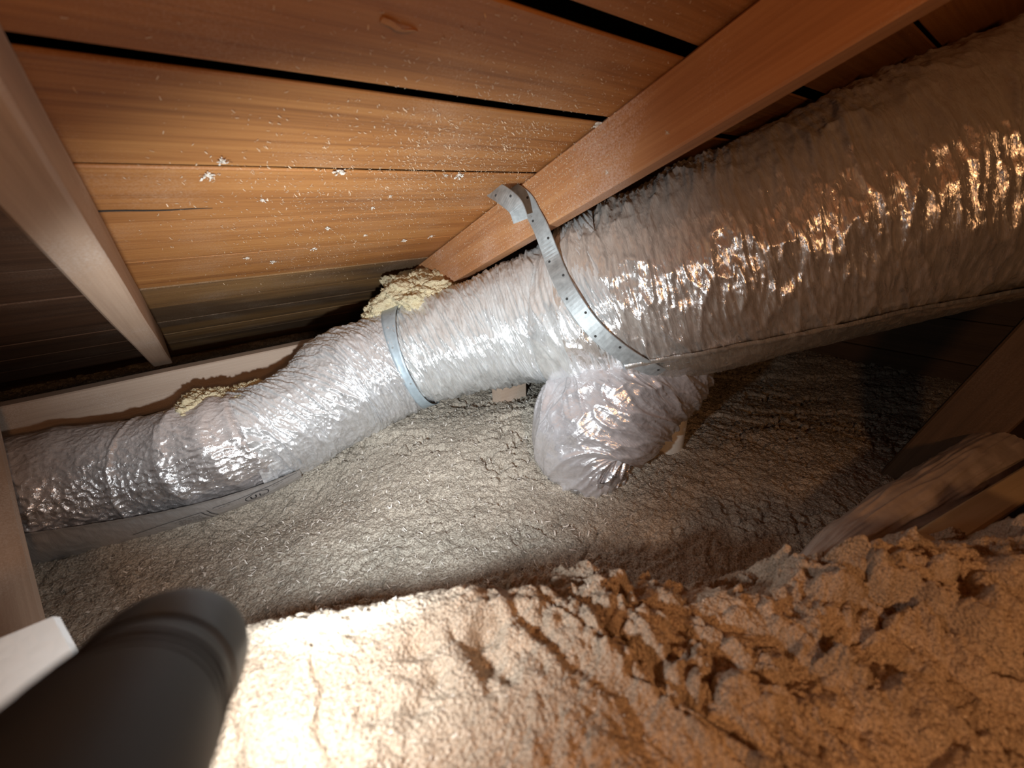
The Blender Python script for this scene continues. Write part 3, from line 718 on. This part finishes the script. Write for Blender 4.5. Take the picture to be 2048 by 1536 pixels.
# a split and a lifted splinter in the boards
def sliver(name, a, b, w, m, drop):
    a, b = Vector(a), Vector(b); d = (b-a).normalized(); s = d.cross(NU).normalized()
    bm = bmesh.new(); lo = []; hi = []
    for k in range(9):
        f = k/8; hw = w*(1-f)**0.7 + 0.0002; j = s*0.0012*math.sin(f*9)
        c = a + (b-a)*f + j - NU*drop*(0.3+0.7*math.sin(f*3.14))
        lo.append([bm.verts.new(c - s*hw/2), bm.verts.new(c + s*hw/2), bm.verts.new(c + NU*0.002)])
    for p, q in zip(lo, lo[1:]):
        for i in range(3): bm.faces.new((p[i], p[(i+1) % 3], q[(i+1) % 3], q[i]))
    bm.faces.new(lo[0]); bm.faces.new(lo[-1][::-1]); bmesh.ops.recalc_face_normals(bm, faces=bm.faces)
    me = bpy.data.meshes.new(name); bm.to_mesh(me); bm.free()
    o = link(name, me, m); o.parent = ceiling; o.matrix_parent_inverse = ceiling.matrix_basis.inverted()
sliver('split', (-0.0357, 0.6904, 0.5997), (0.0766, 0.691, 0.5994), 0.0045, M['felt'], 0.0006)
sliver('splinter', (0.1855, 0.3771, 0.7298), (0.218, 0.38, 0.7286), 0.006, M['board'], 0.003)
# ------------------------------------------------------------------ smaller timbers, pipe, right-hand items
w0, w1 = Vector((1.04, 0.0564, -0.0098)), Vector((1.04, -0.0437, 0.3716))
wd = (w1-w0).normalized()
o = plank('truss_web', M['web'], w0 - wd*0.10, wd, (0, 1, 0), (w1-w0).length+0.25, 0.089, 0.038, None, bevel=0.003, warp=0.001)
tag(o, 'dark brown slanting timber web standing in the insulation at far right', 'timber')
b0 = Vector((0.5944, 0.8184, 0.1144))
o = plank('joist_stub', M['plate'], b0, (1, 0, 0), (0, 0, 1), 0.085, 0.09, 0.038, None, bevel=0.002)
tag(o, 'short grey timber stub poking out of the insulation behind the duct crotch', 'timber')

def lathe(name, prof, m, parent, base, axis, seg=48):
    bm = bmesh.new(); rings = []
    for r, z in prof: rings.append([bm.verts.new((r*math.cos(k*2*math.pi/seg), r*math.sin(k*2*math.pi/seg), z)) for k in range(seg)])
    for a, b_ in zip(rings, rings[1:]):
        for i in range(seg): bm.faces.new((a[i], a[(i+1) % seg], b_[(i+1) % seg], b_[i])).smooth = True
    bm.faces.new(rings[0][::-1]); bm.faces.new(rings[-1])
    bmesh.ops.recalc_face_normals(bm, faces=bm.faces)
    me = bpy.data.meshes.new(name); bm.to_mesh(me); bm.free(); me.materials.append(m)
    o = bpy.data.objects.new(name, me); COL.objects.link(o)
    if parent is not None: o.parent = parent; o.matrix_parent_inverse = _inv(parent)
    o.matrix_basis = Matrix.Translation(Vector(base)) @ Vector(axis).normalized().to_track_quat('Z', 'Y').to_matrix().to_4x4()
    return o
pipe = lathe('vent_pipe', [(0.030, -0.10), (0.034, -0.10), (0.034, 0.13), (0.033, 0.134), (0.030, 0.134), (0.030, 0.0)], M['pipe'], None, (0.7612, 0.405, 0.0686), (0, 0, 1))
tag(pipe, 'white plastic vent pipe rising from the insulation behind the duct branch', 'pipe')

# left edge: web timber and, below it, a white faced block
L0, L1 = Vector((-0.2425, 0.6988, 0.1324)), Vector((-0.2859, 1.0832, 0.3169))
ld = (L1-L0).normalized()
o = plank('web_post', M['plate'], L0 - Vector((0.6, 0.8, 0.0)).normalized()*0.0445, ld, (0.6, 0.8, 0.0), (L1-L0).length, 0.089, 0.038, None, bevel=0.006, warp=0.0008)
tag(o, 'dusty timber post at the left picture edge, below the left duct', 'timber')
K0, K1 = Vector((-0.1081, 0.3022, 0.3073)), Vector((-0.1317, 0.3911, 0.3442))
kd = (K1-K0).normalized()
o = plank('faced_block', M['white_foil'], K0 - Vector((0.6, 0.8, 0.0)).normalized()*0.035, kd, (0.6, 0.8, 0.0), (K1-K0).length, 0.07, 0.04, None, bevel=0.004, warp=0.001)
tag(o, 'bright white foil-faced block at the left edge beside the black torch', 'insulation')

# right edge: plastic-wrapped roll on a low timber
batt = empty('wrapped_batt', [(0.6366, 0.0414, 0.1773), (0.9211, -0.0284, 0.1857)][0]); tag(batt, 'dusty plastic-wrapped insulation roll at the right edge behind the mound', 'insulation')
A, B_ = Vector([(0.6366, 0.0414, 0.1773), (0.9211, -0.0284, 0.1857)][0]), Vector([(0.6366, 0.0414, 0.1773), (0.9211, -0.0284, 0.1857)][1])
tbt = Tube([(*(A-(B_-A)*0.45-Vector((0,0,0.03))), 0.006), (*(A-(B_-A)*0.40-Vector((0,0,0.025))), 0.018), (*(A-(B_-A)*0.1), 0.027), (*((A+B_)/2), 0.036), (*B_, 0.040), (*(B_+(B_-A)*0.3), 0.040)], (0, 0, 1))
def w_batt(Q, T, tb):
    return 0.005*fbm(Q*9, np.cos(T)*1.2, np.sin(T)*1.2, oct=2, seed=150) + 0.003*ridged(Q*6+T*0.6, np.cos(T)*4, np.sin(T)*4, 151, 3)
skin('plastic_wrap', tbt, 0, tbt.len, 0.004, 140, w_batt, M['pink_batt'], batt)
E0, E1 = Vector([(0.6366, -0.0036, 0.2113), (0.9211, -0.0764, 0.2117)][0]), Vector([(0.6366, -0.0036, 0.2113), (0.9211, -0.0764, 0.2117)][1])
o = plank('bottom_chord', M['web'], E0-(E1-E0)*0.3-Vector((0,0,0.045)), E1-E0, (0, 0, 1), (E1-E0).length*1.7, 0.085, 0.03, None, bevel=0.003, warp=0.001)
tag(o, 'brown low timber at the right edge, just behind the orange insulation', 'timber')
o = plank('edge_strip', M['pale_wood'], E0-(E1-E0)*0.3+Vector((0,0,0.0045)), E1-E0, (0, 0, 1), (E1-E0).length*1.7, 0.012, 0.034, None, bevel=0.003, warp=0.001)
tag(o, 'thin yellowish wooden strip on top of the low timber at the right edge', 'timber')

# ------------------------------------------------------------------ black torch
AX = TORCH_DIR
torch = empty('torch', tuple(TIP - AX*0.08)); tag(torch, 'black hand torch at lower left, pointing away and lighting the ducts', 'torch')
R0 = 0.0252
lathe('torch_head', [(R0*0.935, -0.030), (R0*0.95, -0.028), (R0*0.97, -0.016), (R0, -0.008), (R0, 0.003), (R0*0.985, 0.0065), (R0*0.94, 0.009), (R0*0.88, 0.0095), (R0*0.86, 0.005)], M['black'], torch, TIP, AX, 96)
lathe('barrel', [(R0*0.88, -0.145), (R0*0.95, -0.140), (R0*0.945, -0.06), (R0*0.925, -0.0302)], M['black_rubber'], torch, TIP, AX, 64)
lathe('lens', [(R0*0.86, 0.004), (R0*0.86, 0.0065), (R0*0.5, 0.007)], M['glass'], torch, TIP, AX, 48)
for k in range(3):
    z = -0.058 + k*0.006
    lathe('grip_ring', [(R0*0.93, z), (R0*0.955, z+0.0005), (R0*0.955, z+0.002), (R0*0.93, z+0.0025)], M['black'], torch, TIP, AX, 48)
